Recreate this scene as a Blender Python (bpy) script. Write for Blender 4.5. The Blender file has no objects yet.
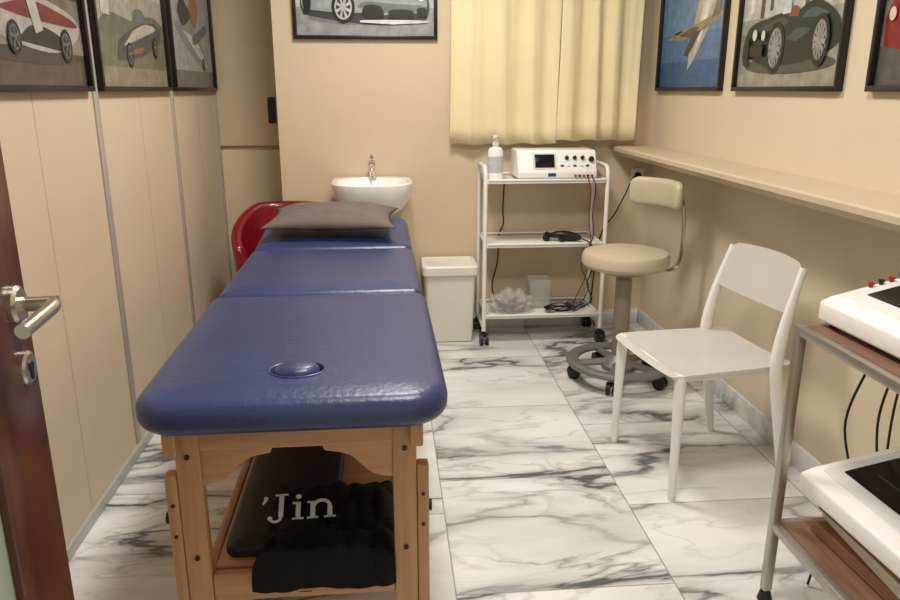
import bpy, bmesh, math, random
from mathutils import Vector, Matrix, Euler, noise
random.seed(4)
D=bpy.data
COL=bpy.context.scene.collection
pi=math.pi
# ---------------------------------------------------------------- materials
def lin(c):
    out=[]
    for v in c[:3]:
        v=v/255.0
        out.append(v/12.92 if v<=0.04045 else ((v+0.055)/1.055)**2.4)
    return tuple(out)+(1.0,)
MATS={}
def M(name,col,rough=.5,metal=0,var=.06,vs=6,bump=0,bs=120,spec=.5,trans=0,alpha=1,coat=0,emit=0):
    if name in MATS: return MATS[name]
    m=D.materials.new(name); m.use_nodes=True
    nt=m.node_tree; b=nt.nodes['Principled BSDF']
    c=lin(col)
    tc=nt.nodes.new('ShaderNodeTexCoord')
    nz=nt.nodes.new('ShaderNodeTexNoise'); nz.inputs['Scale'].default_value=vs; nz.inputs['Detail'].default_value=4
    nt.links.new(tc.outputs['Object'],nz.inputs['Vector'])
    rp=nt.nodes.new('ShaderNodeValToRGB')
    rp.color_ramp.elements[0].position=.3; rp.color_ramp.elements[1].position=.7
    rp.color_ramp.elements[0].color=tuple(v*(1-var) for v in c[:3])+(1,)
    rp.color_ramp.elements[1].color=tuple(min(1,v*(1+var)) for v in c[:3])+(1,)
    nt.links.new(nz.outputs['Fac'],rp.inputs['Fac']); nt.links.new(rp.outputs['Color'],b.inputs['Base Color'])
    b.inputs['Roughness'].default_value=rough; b.inputs['Metallic'].default_value=metal
    b.inputs['Specular IOR Level'].default_value=spec
    b.inputs['Transmission Weight'].default_value=trans; b.inputs['Alpha'].default_value=alpha
    b.inputs['Coat Weight'].default_value=coat
    if emit:
        nt.links.new(rp.outputs['Color'],b.inputs['Emission Color']); b.inputs['Emission Strength'].default_value=emit
    if bump:
        n2=nt.nodes.new('ShaderNodeTexNoise'); n2.inputs['Scale'].default_value=bs; n2.inputs['Detail'].default_value=3
        nt.links.new(tc.outputs['Object'],n2.inputs['Vector'])
        bp=nt.nodes.new('ShaderNodeBump'); bp.inputs['Strength'].default_value=bump; bp.inputs['Distance'].default_value=.01
        nt.links.new(n2.outputs['Fac'],bp.inputs['Height']); nt.links.new(bp.outputs['Normal'],b.inputs['Normal'])
    MATS[name]=m
    return m
class NB:
    def __init__(s,nt): s.nt=nt
    def set(s,n,i,v):
        if hasattr(v,'is_output') or isinstance(v,bpy.types.NodeSocket): s.nt.links.new(v,n.inputs[i])
        else: n.inputs[i].default_value=v
    def math(s,op,a,b=0.0,c=None):
        n=s.nt.nodes.new('ShaderNodeMath'); n.operation=op
        s.set(n,0,a); s.set(n,1,b)
        if c is not None: s.set(n,2,c)
        return n.outputs[0]
    def ramp(s,f,stops):
        n=s.nt.nodes.new('ShaderNodeValToRGB'); s.set(n,0,f)
        e=n.color_ramp.elements
        while len(e)<len(stops): e.new(.5)
        for k,(p,c) in zip(e,stops): k.position=p; k.color=c if len(c)==4 else tuple(c)+(1,)
        return n.outputs[0]
    def noise(s,v,sc,det=5,rough=.55,dist=0):
        n=s.nt.nodes.new('ShaderNodeTexNoise'); s.set(n,'Vector',v)
        n.inputs['Scale'].default_value=sc; n.inputs['Detail'].default_value=det
        n.inputs['Roughness'].default_value=rough; n.inputs['Distortion'].default_value=dist
        return n
    def mix(s,f,a,b,mode='MIX'):
        n=s.nt.nodes.new('ShaderNodeMixRGB'); n.blend_type=mode
        s.set(n,0,f); s.set(n,1,a); s.set(n,2,b); return n.outputs[0]
def marble(name,grout=True):
    m=D.materials.new(name); m.use_nodes=True; nt=m.node_tree; N=NB(nt); b=nt.nodes['Principled BSDF']
    tc=nt.nodes.new('ShaderNodeTexCoord'); sp=nt.nodes.new('ShaderNodeSeparateXYZ')
    nt.links.new(tc.outputs['Object'],sp.inputs[0])
    x,y=sp.outputs[0],sp.outputs[1]
    T=.625
    cx=N.math('DIVIDE',N.math('SUBTRACT',x,.167),T); ci=N.math('FLOOR',cx); cf=N.math('FRACT',cx)
    par=N.math('ABSOLUTE',N.math('MODULO',ci,2.0))
    yy=N.math('DIVIDE',N.math('ADD',N.math('SUBTRACT',y,2.37),N.math('MULTIPLY',par,.21)),T)
    ri=N.math('FLOOR',yy); rf=N.math('FRACT',yy)
    cb=nt.nodes.new('ShaderNodeCombineXYZ'); nt.links.new(ci,cb.inputs[0]); nt.links.new(ri,cb.inputs[1])
    wn=nt.nodes.new('ShaderNodeTexWhiteNoise'); wn.noise_dimensions='3D'; nt.links.new(cb.outputs[0],wn.inputs['Vector'])
    mp=nt.nodes.new('ShaderNodeMapping'); mp.inputs['Rotation'].default_value=(0,0,math.radians(-48)); mp.inputs['Scale'].default_value=(.42,1.3,1)
    nt.links.new(tc.outputs['Object'],mp.inputs['Vector'])
    ad=nt.nodes.new('ShaderNodeVectorMath'); ad.operation='MULTIPLY_ADD'
    nt.links.new(wn.outputs['Color'],ad.inputs[0]); ad.inputs[1].default_value=(9,9,9); nt.links.new(mp.outputs[0],ad.inputs[2])
    v=ad.outputs[0]
    def vein(sc,w,dist,det,rg=.5):
        n=N.noise(v,sc,det,rg,dist)
        return N.math('DIVIDE',N.math('ABSOLUTE',N.math('SUBTRACT',n.outputs['Fac'],.5)),w)
    v1=N.ramp(vein(1.7,.08,.5,8),[(0,(1,1,1)),(.09,(.85,.85,.85)),(.20,(.40,.40,.40)),(.5,(.16,.16,.16)),(1,(0,0,0))])
    v2=N.ramp(vein(5.0,.045,.5,6),[(0,(1,1,1)),(.25,(.4,.4,.4)),(.6,(0,0,0))])
    v3=N.ramp(vein(2.7,.05,.6,7),[(0,(1,1,1)),(.16,(.45,.45,.45)),(.45,(0,0,0))])
    msk=N.ramp(N.noise(v,1.5,3).outputs['Fac'],[(.40,(0,0,0)),(.56,(1,1,1))])
    msk2=N.ramp(N.noise(v,2.2,3).outputs['Fac'],[(.48,(0,0,0)),(.62,(1,1,1))])
    v1m=N.math('MULTIPLY',v1,N.math('ADD',N.math('MULTIPLY',msk,.6),.4))
    v2m=N.math('MULTIPLY',N.math('MULTIPLY',v2,msk),.28)
    v3m=N.math('MULTIPLY',N.math('MULTIPLY',v3,msk2),.6)
    f=N.math('MINIMUM',N.math('ADD',N.math('ADD',v1m,v2m),v3m),1.0)
    cloud=N.ramp(N.noise(v,3,5).outputs['Fac'],[(.3,lin((206,207,207))),(.6,lin((234,234,232)))])
    c=N.mix(f,cloud,lin((92,95,100)) if grout else lin((150,150,150)))
    if grout:
        ex=N.math('MINIMUM',cf,N.math('SUBTRACT',1.0,cf)); ey=N.math('MINIMUM',rf,N.math('SUBTRACT',1.0,rf))
        e=N.math('MINIMUM',ex,ey)
        g=N.math('LESS_THAN',e,.0038)
        c=N.mix(N.math('MULTIPLY',g,.7),c,lin((128,126,122)))
    nt.links.new(c,b.inputs['Base Color']); b.inputs['Roughness'].default_value=.25
    return m
def wallmat(name,col,groove=False):
    m=D.materials.new(name); m.use_nodes=True; nt=m.node_tree; N=NB(nt); b=nt.nodes['Principled BSDF']
    tc=nt.nodes.new('ShaderNodeTexCoord'); o=tc.outputs['Object']
    n=N.noise(o,1.3,4); c0=lin(col)
    c=N.ramp(n.outputs['Fac'],[(.3,tuple(v*.95 for v in c0[:3])),(.7,tuple(v*1.03 for v in c0[:3]))])
    if groove:
        sp=nt.nodes.new('ShaderNodeSeparateXYZ'); nt.links.new(o,sp.inputs[0])
        fr=N.math('FRACT',N.math('ADD',N.math('DIVIDE',N.math('SUBTRACT',sp.outputs[1],2.70),.47),20.0))
        e=N.math('MINIMUM',fr,N.math('SUBTRACT',1.0,fr))
        c=N.mix(N.math('MULTIPLY',N.math('LESS_THAN',e,.006),.45),c,lin((120,98,72)))
    nt.links.new(c,b.inputs['Base Color']); b.inputs['Roughness'].default_value=.55
    n2=N.noise(o,60,3); bp=nt.nodes.new('ShaderNodeBump'); bp.inputs['Strength'].default_value=.06; bp.inputs['Distance'].default_value=.01
    nt.links.new(n2.outputs['Fac'],bp.inputs['Height']); nt.links.new(bp.outputs[0],b.inputs['Normal'])
    return m
def wood(name,c1,c2,sc=(1,1,.08),rough=.4):
    m=D.materials.new(name); m.use_nodes=True; nt=m.node_tree; N=NB(nt); b=nt.nodes['Principled BSDF']
    tc=nt.nodes.new('ShaderNodeTexCoord'); mp=nt.nodes.new('ShaderNodeMapping'); mp.inputs['Scale'].default_value=sc
    nt.links.new(tc.outputs['Object'],mp.inputs[0])
    n=N.noise(mp.outputs[0],40,6,.6,.5)
    c=N.ramp(n.outputs['Fac'],[(.3,lin(c1)),(.7,lin(c2))])
    nt.links.new(c,b.inputs['Base Color']); b.inputs['Roughness'].default_value=rough
    return m
m_floor=marble('marble_tile'); m_skirt=marble('marble_skirting',False)
m_wl=wallmat('beige_panel',(207,189,164),True); m_wb=wallmat('beige_wall',(208,190,161)); m_wr=wallmat('cream_wall',(212,198,171))
m_ledge=M('ledge_paint',(194,179,151),.45,var=.03)
m_ceil=M('ceiling_white',(235,232,226),.8,var=.02)
m_alu=M('aluminium_strip',(182,180,174),.45,.3,var=.04)
m_door=M('tan_door',(212,194,163),.5,var=.03)
m_dwood=wood('dark_door_wood',(62,30,18),(92,48,28),(1,1,.06),.3)
m_pglass=M('pale_green_panel',(168,180,168),.4,var=.03)
m_black=M('black_plastic',(16,16,17),.4,var=.1)
m_rubber=M('black_rubber',(24,24,25),.6)
m_navy=M('navy_vinyl',(46,57,98),.35,var=.07,vs=5,bump=.12,bs=70,spec=.55)
m_navyd=M('navy_vinyl_dark',(28,35,64),.5)
m_beech=wood('beech_wood',(178,132,90),(200,154,110),(1,1,.08),.4)
m_beechh=wood('beech_wood_across',(176,130,88),(198,152,108),(.08,1,1),.4)
m_bolt=M('dark_bolt',(60,50,42),.4,.6)
m_pil=M('taupe_fabric',(108,99,94),.9,var=.08,bump=.3,bs=260,spec=.2)
m_shelfb=M('black_shelf_vinyl',(22,18,18),.5)
m_cloth=M('black_cloth',(15,15,16),.85,var=.15,bump=.4,bs=200,spec=.25)
m_white=M('white_plastic',(240,239,234),.28,var=.01)
m_wmet=M('white_enamel',(232,232,228),.3,var=.02)
m_cer=M('white_ceramic',(238,237,232),.12,var=.01,coat=.4)
m_chr=M('chrome',(215,215,215),.12,1,var=.02)
m_satin=M('satin_nickel',(205,196,180),.28,1,var=.02)
m_grey=M('silver_grey',(124,124,122),.4,.4)
m_bei=M('beige_vinyl',(192,179,153),.45,var=.04,bump=.08)
m_tanp=M('tan_plastic',(150,136,116),.4)
m_red=M('burgundy_leather',(118,12,24),.28,var=.12,coat=.25)
m_cur=M('cream_curtain',(228,216,176),.9,var=.03,spec=.1)
m_bin=M('ivory_plastic',(226,223,210),.4,var=.02)
m_ivory=M('pedestal_ivory',(212,200,172),.35,var=.02)
m_scr=M('screen_black',(10,12,14),.15,var=.1)
m_scrb=M('screen_glow',(60,72,82),.2)
m_blue=M('blue_mark',(40,70,130),.4)
m_redp=M('red_plug',(165,22,24),.35)
m_pinkw=M('cloudy_film',(226,220,218),.2,var=.1,vs=30,alpha=.38)
m_clear=M('clear_plastic',(232,234,232),.12,alpha=.28,var=.01)
m_paper=M('paper',(225,220,205),.8)
m_brownp=M('kraft_card',(140,105,75),.8)
m_lam=wood('brown_laminate',(98,72,54),(126,96,74),(1,.1,1),.45)
m_alub=M('brushed_aluminium',(180,176,166),.35,.8,var=.03)
m_frame=M('black_frame',(18,17,17),.35)
m_lamp=M('lamp_diffuser',(255,246,232),.5,emit=3)
m_lampb=M('lamp_housing',(235,235,232),.5)
m_txtw=M('white_lettering',(225,225,222),.7)
m_lgrey=M('light_grey_panel',(212,214,212),.4,var=.03)
# ---------------------------------------------------------------- geometry helpers
def merge(bm,t,mi=0,mat=None):
    for f in t.faces: f.material_index=mi
    if mat is not None: bmesh.ops.transform(t,matrix=mat,verts=t.verts)
    me=D.meshes.new('tmp'); t.to_mesh(me); t.free(); bm.from_mesh(me); D.meshes.remove(me)
def bx(bm,c,s,mi=0,bev=0,rot=None,seg=2):
    t=bmesh.new(); bmesh.ops.create_cube(t,size=1)
    bmesh.ops.scale(t,vec=s,verts=t.verts)
    if bev: bmesh.ops.bevel(t,geom=t.edges[:],offset=bev,segments=seg,affect='EDGES',profile=.5)
    mt=Matrix.Translation(c)
    if rot is not None: mt=mt@Euler(rot).to_matrix().to_4x4()
    merge(bm,t,mi,mt)
def cat(pts,n=8):
    P=[Vector(p) for p in pts]; P=[2*P[0]-P[1]]+P+[2*P[-1]-P[-2]]; out=[]
    for i in range(1,len(P)-2):
        a,b,c,d=P[i-1:i+3]
        for k in range(n):
            t=k/n
            out.append(.5*((2*b)+(c-a)*t+(2*a-5*b+4*c-d)*t*t+(3*b-a-3*c+d)*t**3))
    out.append(P[-2]); return out
def tube(bm,pts,r,mi=0,seg=10,asp=(1,1),up=None,closed=False):
    t=bmesh.new(); P=[Vector(p) for p in pts]; n=len(P); rings=[]
    nrm=Vector(up) if up else None
    for i in range(n):
        if closed: tg=(P[(i+1)%n]-P[i-1]).normalized()
        else: tg=(P[min(i+1,n-1)]-P[max(i-1,0)]).normalized()
        if nrm is None: nrm=Vector((1,0,0)) if abs(tg.x)<.9 else Vector((0,0,1))
        nrm=(nrm-tg*nrm.dot(tg)).normalized(); bn=tg.cross(nrm)
        rr=r[i] if isinstance(r,(list,tuple)) else r
        rings.append([t.verts.new(P[i]+nrm*math.cos(a)*rr*asp[0]+bn*math.sin(a)*rr*asp[1]) for a in [2*pi*k/seg for k in range(seg)]])
    m=n if closed else n-1
    for i in range(m):
        A,B=rings[i],rings[(i+1)%n]
        for k in range(seg): t.faces.new((A[k],A[(k+1)%seg],B[(k+1)%seg],B[k]))
    if not closed:
        t.faces.new(rings[0][::-1]); t.faces.new(rings[-1])
    bmesh.ops.recalc_face_normals(t,faces=t.faces)
    merge(bm,t,mi)
def cyl(bm,a,b,r,mi=0,seg=20,r2=None): tube(bm,[a,b],[r,r if r2 is None else r2],mi,seg)
def lathe(bm,prof,c=(0,0,0),mi=0,seg=32,rot=None,sc=(1,1,1)):
    t=bmesh.new(); rings=[]
    for (r,z) in prof: rings.append([t.verts.new((max(r,1e-4)*math.cos(2*pi*k/seg),max(r,1e-4)*math.sin(2*pi*k/seg),z)) for k in range(seg)])
    for i in range(len(prof)-1):
        A,B=rings[i],rings[i+1]
        for k in range(seg): t.faces.new((A[k],A[(k+1)%seg],B[(k+1)%seg],B[k]))
    t.faces.new(rings[0][::-1]); t.faces.new(rings[-1])
    bmesh.ops.recalc_face_normals(t,faces=t.faces)
    mt=Matrix.Translation(c)
    if rot is not None: mt=mt@Euler(rot).to_matrix().to_4x4()
    merge(bm,t,mi,mt@Matrix.Diagonal((*sc,1)))
def prism(bm,out,vec,mi=0,bev=0):
    t=bmesh.new(); V=[t.verts.new(p) for p in out]; f=t.faces.new(V)
    r=bmesh.ops.extrude_face_region(t,geom=[f]); nv=[g for g in r['geom'] if isinstance(g,bmesh.types.BMVert)]
    bmesh.ops.translate(t,vec=vec,verts=nv); bmesh.ops.recalc_face_normals(t,faces=t.faces)
    if bev: bmesh.ops.bevel(t,geom=t.edges[:],offset=bev,segments=3,affect='EDGES',profile=.5)
    merge(bm,t,mi)
def rr(w,d,rads,inset=0,n=7,dense=0):
    w2,d2=w/2-inset,d/2-inset; out=[]
    for (sx,sy,a0),r in zip([(1,-1,-pi/2),(1,1,0),(-1,1,pi/2),(-1,-1,pi)],rads):
        q=max(r-inset,.003)
        for k in range(n+1):
            a=a0+pi/2*k/n
            out.append((sx*(w2-q)+q*math.cos(a),sy*(d2-q)+q*math.sin(a)))
    if dense:
        res=[]; L=len(out)
        for i,p in enumerate(out):
            res.append(p); q=out[(i+1)%L]
            if i%(n+1)==n:
                for k in range(1,dense): res.append((p[0]+(q[0]-p[0])*k/dense,p[1]+(q[1]-p[1])*k/dense))
        out=res
    return out
def slab(bm,c,w,d,rads,prof,mi=0):
    t=bmesh.new(); rings=[]
    for ins,z in prof: rings.append([t.verts.new((x+c[0],y+c[1],z+c[2])) for x,y in rr(w,d,rads,ins)])
    m=len(rings[0])
    for i in range(len(rings)-1):
        A,B=rings[i],rings[i+1]
        for k in range(m): t.faces.new((A[k],A[(k+1)%m],B[(k+1)%m],B[k]))
    t.faces.new(rings[0][::-1]); t.faces.new(rings[-1])
    bmesh.ops.recalc_face_normals(t,faces=t.faces)
    merge(bm,t,mi)
def rprof(h,r,n=5,puff=0,pw=.1):
    p=[]
    for k in range(n+1):
        a=pi/2*k/n; p.append((r-r*math.sin(a),r-r*math.cos(a)))
    for k in range(n+1):
        a=pi/2*k/n; p.append((r-r*math.cos(a),h-r+r*math.sin(a)))
    if puff:
        for k in range(1,5): p.append((r+pw*k/4,h+puff*math.sin(pi/2*k/4)))
    return p
def obj(name,bm,mats,parent=None,loc=(0,0,0),rot=(0,0,0),smooth=True,ang=.6,**props):
    me=D.meshes.new(name)
    if smooth:
        for f in bm.faces: f.smooth=True
        for e in bm.edges:
            if len(e.link_faces)==2 and e.calc_face_angle(0)>ang: e.smooth=False
    bm.to_mesh(me); bm.free()
    for m in (mats if isinstance(mats,(list,tuple)) else [mats]): me.materials.append(m)
    o=D.objects.new(name,me); COL.objects.link(o); o.location=loc; o.rotation_euler=rot
    if parent: o.parent=parent
    for k,v in props.items(): o[k]=v
    return o
def thing(name,label,cat_,loc=(0,0,0),rz=0,group=None):
    e=D.objects.new(name,None); COL.objects.link(e); e.location=loc; e.rotation_euler=(0,0,rz); e.empty_display_size=.1
    e['label']=label; e['category']=cat_
    if group: e['group']=group
    return e
def B(): return bmesh.new()
def struct(name,c,s,mat,bev=0):
    b=B(); bx(b,(0,0,0),s,0,bev)
    bmesh.ops.translate(b,vec=c,verts=b.verts)
    return obj(name,b,mat,kind='structure')
# ---------------------------------------------------------------- room
XL,XR,YB,YR=-.98,1.5,4.15,4.60
struct('floor',(.26,2.0,-.05),(2.9,6.4,.1),m_floor)
struct('ceiling',(.26,2.0,2.65),(2.9,6.4,.1),m_ceil)
struct('wall_left',(XL-.05,2.4,1.3),(.1,4.6,2.6),m_wl)
struct('wall_right',(XR+.05,2.2,1.3),(.1,4.2,2.6),m_wr)
struct('wall_back',((-.572+1.6)/2,YB+.05,1.3),(2.172,.1,2.6),m_wb)
struct('wall_recess_side',(-.522,4.42,1.3),(.1,.36,2.6),m_wb)
struct('wall_recess_back',(-.78,YR+.05,1.3),(.63,.1,2.6),m_wb)
struct('wall_front',(-.76,.2,1.3),(.54,.1,2.6),m_wb)
struct('wall_front_side',(1.03,.2,1.3),(.94,.1,2.6),m_wb)
struct('wall_front_top',(.035,.2,2.35),(1.05,.1,.5),m_wb)
struct('baseboard_right',(XR-.006,2.2,.045),(.012,3.88,.09),m_skirt,.003)
struct('baseboard_back',(.46,YB-.006,.045),(2.05,.012,.09),m_skirt,.003)
struct('baseboard_left',(XL+.008,2.42,.02),(.016,4.34,.04),m_alu,.003)
for i,y in enumerate((1.76,2.70,3.64,4.575)):
    struct('trim_%d'%(i+1),(XL+.003,y,1.3),(.006,.042,2.58),m_alu,.002)
b=B()
prism(b,[(1.5,.25,1.00),(1.30,.25,1.00),(1.285,.25,1.008),(1.275,.25,1.02),(1.262,.25,1.028),(1.262,.25,1.046),(1.269,.25,1.052),(1.5,.25,1.052)],(0,3.9,0),0)
obj('trim_5',b,m_ledge,kind='structure')
b=B(); bx(b,(-.775,4.582,1.72),(.40,.03,1.38),0,.006); d1=obj('door_1',b,m_door,kind='structure')
b=B(); slab(b,(0,0,0),.045,.15,(.012,)*4,rprof(.008,.002,2),0)
obj('door_handle',b,m_black,d1,(-.660,4.567,1.235),(pi/2,0,0),label='black recessed slot handle')
b=B(); bx(b,(-.775,4.585,.51),(.40,.025,1.0),0,.01); obj('trim_6',b,m_door,kind='structure')
b=B(); bx(b,(.88,YB-.01,1.72),(.98,.02,1.2),0,.004); bx(b,(.88,YB-.022,1.72),(.88,.004,1.1),1)
obj('window_1',b,[m_wmet,M('window_glass',(60,66,72),.1)],kind='structure')
# ---------------------------------------------------------------- curtains
def curtain(x0,x1,z0,ph,label,folds,yo):
    b=B(); nx,nz=120,16; z1=2.46; V=[]
    for j in range(nz+1):
        t=j/nz; row=[]
        for i in range(nx+1):
            s=i/nx; w=x1-x0
            a=.007+.008*(1-t)
            y=a*math.sin(s*folds*2*pi+ph+.7*math.sin(s*7+ph)+.25*t)+.012*noise.noise(Vector((s*6,t*1.0,ph*5)))+.005*noise.noise(Vector((s*16,t*1.5,ph)))
            x=x0+s*w+.008*math.sin(t*3+s*5)
            row.append(b.verts.new((x,4.085+yo+y,z0+t*(z1-z0)+.004*math.sin(s*20))))
        V.append(row)
    for j in range(nz):
        for i in range(nx): b.faces.new((V[j][i],V[j][i+1],V[j+1][i+1],V[j+1][i]))
    th=thing('curtain',label,'curtain',(0,0,0),0,'pair of cream window curtains')
    o=obj('curtain_panel',b,m_cur,th,ang=3)
    md=o.modifiers.new('t','SOLIDIFY'); md.thickness=.003
curtain(.350,.940,1.065,.3,'cream cotton curtain with soft folds beside the framed car print',3.6,.008)
curtain(.930,1.372,1.085,1.9,'cream cotton curtain hanging behind the wheeled trolley corner',3.4,-.020)
b=B(); cyl(b,(.3,4.075,2.48),(1.46,4.075,2.48),.012)
for x in (.3,1.46): lathe(b,[(0,-.02),(.018,-.01),(.02,0),(.018,.01),(0,.02)],(x,4.075,2.48),0,16)
for x in (.34,1.43): cyl(b,(x,4.075,2.48),(x,4.15,2.48),.008)
rod=obj('curtain_rod',b,m_satin,label='slim metal curtain rod above the window',category='curtain rod')
# ---------------------------------------------------------------- framed prints
def pcol(c):
    k='print_%d_%d_%d'%c
    return M(k,c,.35,var=.22,vs=22)
def picture(label,w,h,layers,loc,rz,group=None):
    th=thing('framed_print',label,'picture',loc,rz,group)
    f=.018; b=B()
    bx(b,(0,-.0125,f/2),(w,.025,f),0,.002); bx(b,(0,-.0125,h-f/2),(w,.025,f),0,.002)
    bx(b,(-w/2+f/2,-.0125,h/2),(f,.025,h-2*f),0,.002); bx(b,(w/2-f/2,-.0125,h/2),(f,.025,h-2*f),0,.002)
    bx(b,(0,-.003,h/2),(w-f,.006,h-f),0)
    obj('frame',b,m_frame,th,label='thin black frame')
    b=B(); mats=[]; iw,ih=w-2*f,h-2*f
    for k,(c,pts) in enumerate(layers):
        m=pcol(c)
        if m not in mats: mats.append(m)
        y=-.0065-.00025*k
        V=[b.verts.new((-iw/2+max(0,min(1,s))*iw,y,f+max(0,min(1,t))*ih)) for s,t in pts]
        fc=b.faces.new(V); fc.material_index=mats.index(m)
    b.normal_update()
    for fc in b.faces:
        if fc.normal.y>0: fc.normal_flip()
    obj('print',b,mats,th,smooth=False)
def R(x0,y0,x1,y1): return [(x0,y0),(x1,y0),(x1,y1),(x0,y1)]
def E(cx,cy,rx,ry,n=20): return [(cx+rx*math.cos(2*pi*k/n),cy+ry*math.sin(2*pi*k/n)) for k in range(n)]
def SP(pts,n=5):
    q=cat([(x,y,0) for x,y in pts],n); return [(v.x,v.y) for v in q]
def wheel(cx,cy,rx,ry,rim=(150,152,156),spokes=5):
    o=[((20,20,22),E(cx,cy,rx,ry)),(rim,E(cx,cy,rx*.74,ry*.76)),((38,38,40),E(cx,cy,rx*.62,ry*.64))]
    for k in range(spokes):
        a=2*pi*k/spokes+.4; c_,s_=math.cos(a),math.sin(a); w=.12
        o.append((rim,[(cx+rx*(c_*.06-s_*w*.5),cy+ry*(s_*.06+c_*w*.5)),(cx+rx*(c_*.7-s_*w),cy+ry*(s_*.72+c_*w)),(cx+rx*(c_*.7+s_*w),cy+ry*(s_*.72-c_*w)),(cx+rx*(c_*.06+s_*w*.5),cy+ry*(s_*.06-c_*w*.5))]))
    o.append((rim,E(cx,cy,rx*.14,ry*.15))); return o
car=[((182,183,182),R(0,0,1,1)),((146,147,149),R(0,0,1,.30)),((206,207,207),R(0,.5,1,1)),((118,120,122),E(.52,.19,.44,.08)),
 ((56,58,62),SP([(.05,.22),(.03,.36),(.08,.54),(.2,.66),(.38,.72),(.62,.66),(.85,.52),(.95,.42),(.965,.26),(.9,.14),(.6,.11),(.3,.15)])),
 ((150,153,158),SP([(.05,.28),(.04,.38),(.09,.54),(.2,.64),(.4,.69),(.62,.63),(.84,.5),(.94,.40),(.94,.28),(.86,.24),(.6,.22),(.5,.24),(.3,.24)])),
 ((196,199,204),SP([(.10,.48),(.2,.60),(.42,.64),(.62,.59),(.84,.46),(.7,.44),(.5,.48),(.28,.5)])),
 ((226,229,232),SP([(.14,.50),(.3,.57),(.55,.54),(.8,.43),(.6,.46),(.35,.49)])),
 ((108,111,116),SP([(.44,.30),(.5,.36),(.7,.34),(.93,.32),(.9,.26),(.6,.24)])),
 ((34,38,44),SP([(.2,.64),(.34,.80),(.5,.80),(.64,.64),(.4,.66)])),((90,98,106),SP([(.4,.68),(.44,.77),(.52,.77),(.6,.66)]))]
car+=wheel(.34,.30,.085,.175,(176,178,182),8)
car+=[((24,24,26),E(.08,.35,.03,.12)),((236,238,240),SP([(.45,.42),(.5,.50),(.58,.46),(.53,.40)])),((60,62,66),E(.52,.45,.02,.03)),((240,240,240),SP([(.86,.40),(.9,.44),(.94,.40),(.91,.36)])),
 ((28,28,30),SP([(.47,.22),(.5,.32),(.61,.31),(.63,.2),(.54,.17)])),((28,28,30),SP([(.67,.19),(.68,.27),(.83,.27),(.85,.2),(.76,.17)])),
 ((28,28,30),SP([(.88,.2),(.88,.29),(.94,.29),(.945,.2)])),((204,207,210),SP([(.46,.14),(.5,.165),(.9,.165),(.94,.14),(.7,.12)]))]
picture('framed print of a silver sports car above the washbasin',.75,.50,car,(-.0875,YB,1.607),0)
jet=[((84,116,154),R(0,0,1,1)),((58,92,136),R(0,0,1,.22)),((104,134,166),R(0,.45,1,1)),
 ((176,168,156),SP([(.48,.14),(.60,.26),(.84,.58),(.95,.86),(.86,1.0),(.66,.9),(.56,.6),(.50,.35)])),((206,198,186),SP([(.58,.28),(.72,.50),(.86,.86),(.74,.86),(.64,.56)])),((224,218,208),SP([(.62,.34),(.70,.50),(.78,.74),(.70,.66)])),
 ((142,132,116),SP([(.08,.42),(.3,.47),(.6,.52),(.95,.58),(.96,.54),(.62,.44),(.35,.39)])),((92,84,72),SP([(.3,.44),(.5,.49),(.62,.48),(.5,.41)])),((52,48,44),SP([(.22,.455),(.28,.475),(.36,.478),(.3,.45)])),
 ((70,64,56),[(.55,.45),(.40,.27),(.48,.26),(.66,.46)]),((120,108,92),[(.8,.54),(.86,.70),(.92,.70),(.92,.56)])]
picture('framed print of a fighter jet in blue sky near the curtain',.80,.60,jet,(XR,3.70,1.345),-pi/2,'framed vehicle prints on the cream wall')
race=[((138,142,132),R(0,0,1,1)),((172,172,164),R(0,.46,1,1)),((120,126,100),R(0,.22,1,.36)),((142,140,126),R(0,0,1,.20)),
 ((196,194,186),R(.08,.5,.13,.66)),((90,66,56),R(.2,.46,.24,.62)),((60,70,90),R(.64,.48,.68,.64)),((190,184,174),R(.84,.48,.88,.64)),((70,70,72),R(.3,.5,.33,.62)),
 ((72,72,70),E(.52,.14,.44,.06)),
 ((22,34,36),SP([(.06,.22),(.05,.32),(.12,.42),(.3,.45),(.44,.47),(.56,.45),(.66,.50),(.76,.51),(.88,.45),(.96,.36),(.95,.24),(.7,.15),(.3,.13)])),
 ((48,66,66),SP([(.12,.37),(.3,.42),(.44,.44),(.5,.40),(.3,.36)])),((62,82,82),SP([(.62,.42),(.72,.47),(.86,.42),(.74,.41)])),((58,76,76),SP([(.5,.30),(.6,.36),(.72,.34),(.6,.28)])),
 ((116,66,48),SP([(.5,.44),(.54,.50),(.6,.48),(.6,.43)])),((186,194,196),SP([(.44,.46),(.46,.55),(.52,.54),(.52,.46)]))]
race+=wheel(.40,.25,.09,.17,(130,130,126),12)+wheel(.82,.27,.075,.155,(130,130,126),12)
race+=[((16,16,16),E(.10,.24,.035,.10)),((204,202,190),E(.19,.35,.024,.038)),((204,202,190),E(.285,.34,.02,.034)),((16,20,20),SP([(.15,.21),(.16,.28),(.28,.28),(.29,.2)]))]
picture('framed print of a dark green vintage racing car on grass',.77,.60,race,(XR,2.79,1.345),-pi/2,'framed vehicle prints on the cream wall')
redc=[((112,108,102),R(0,0,1,1)),((84,82,80),R(0,0,1,.2)),((120,30,32),SP([(.02,.2),(.03,.4),(.2,.55),(.5,.6),(.9,.5),(.98,.3),(.9,.16),(.4,.12)])),
 ((60,12,14),SP([(.2,.5),(.4,.66),(.6,.64),(.7,.52)]))]+wheel(.22,.25,.09,.16)+wheel(.78,.25,.09,.16)+[((190,182,166),E(.06,.36,.02,.035))]
picture('framed print of a red racing car above the ledge',.80,.60,redc,(XR,1.855,1.345),-pi/2,'framed vehicle prints on the cream wall')
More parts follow.
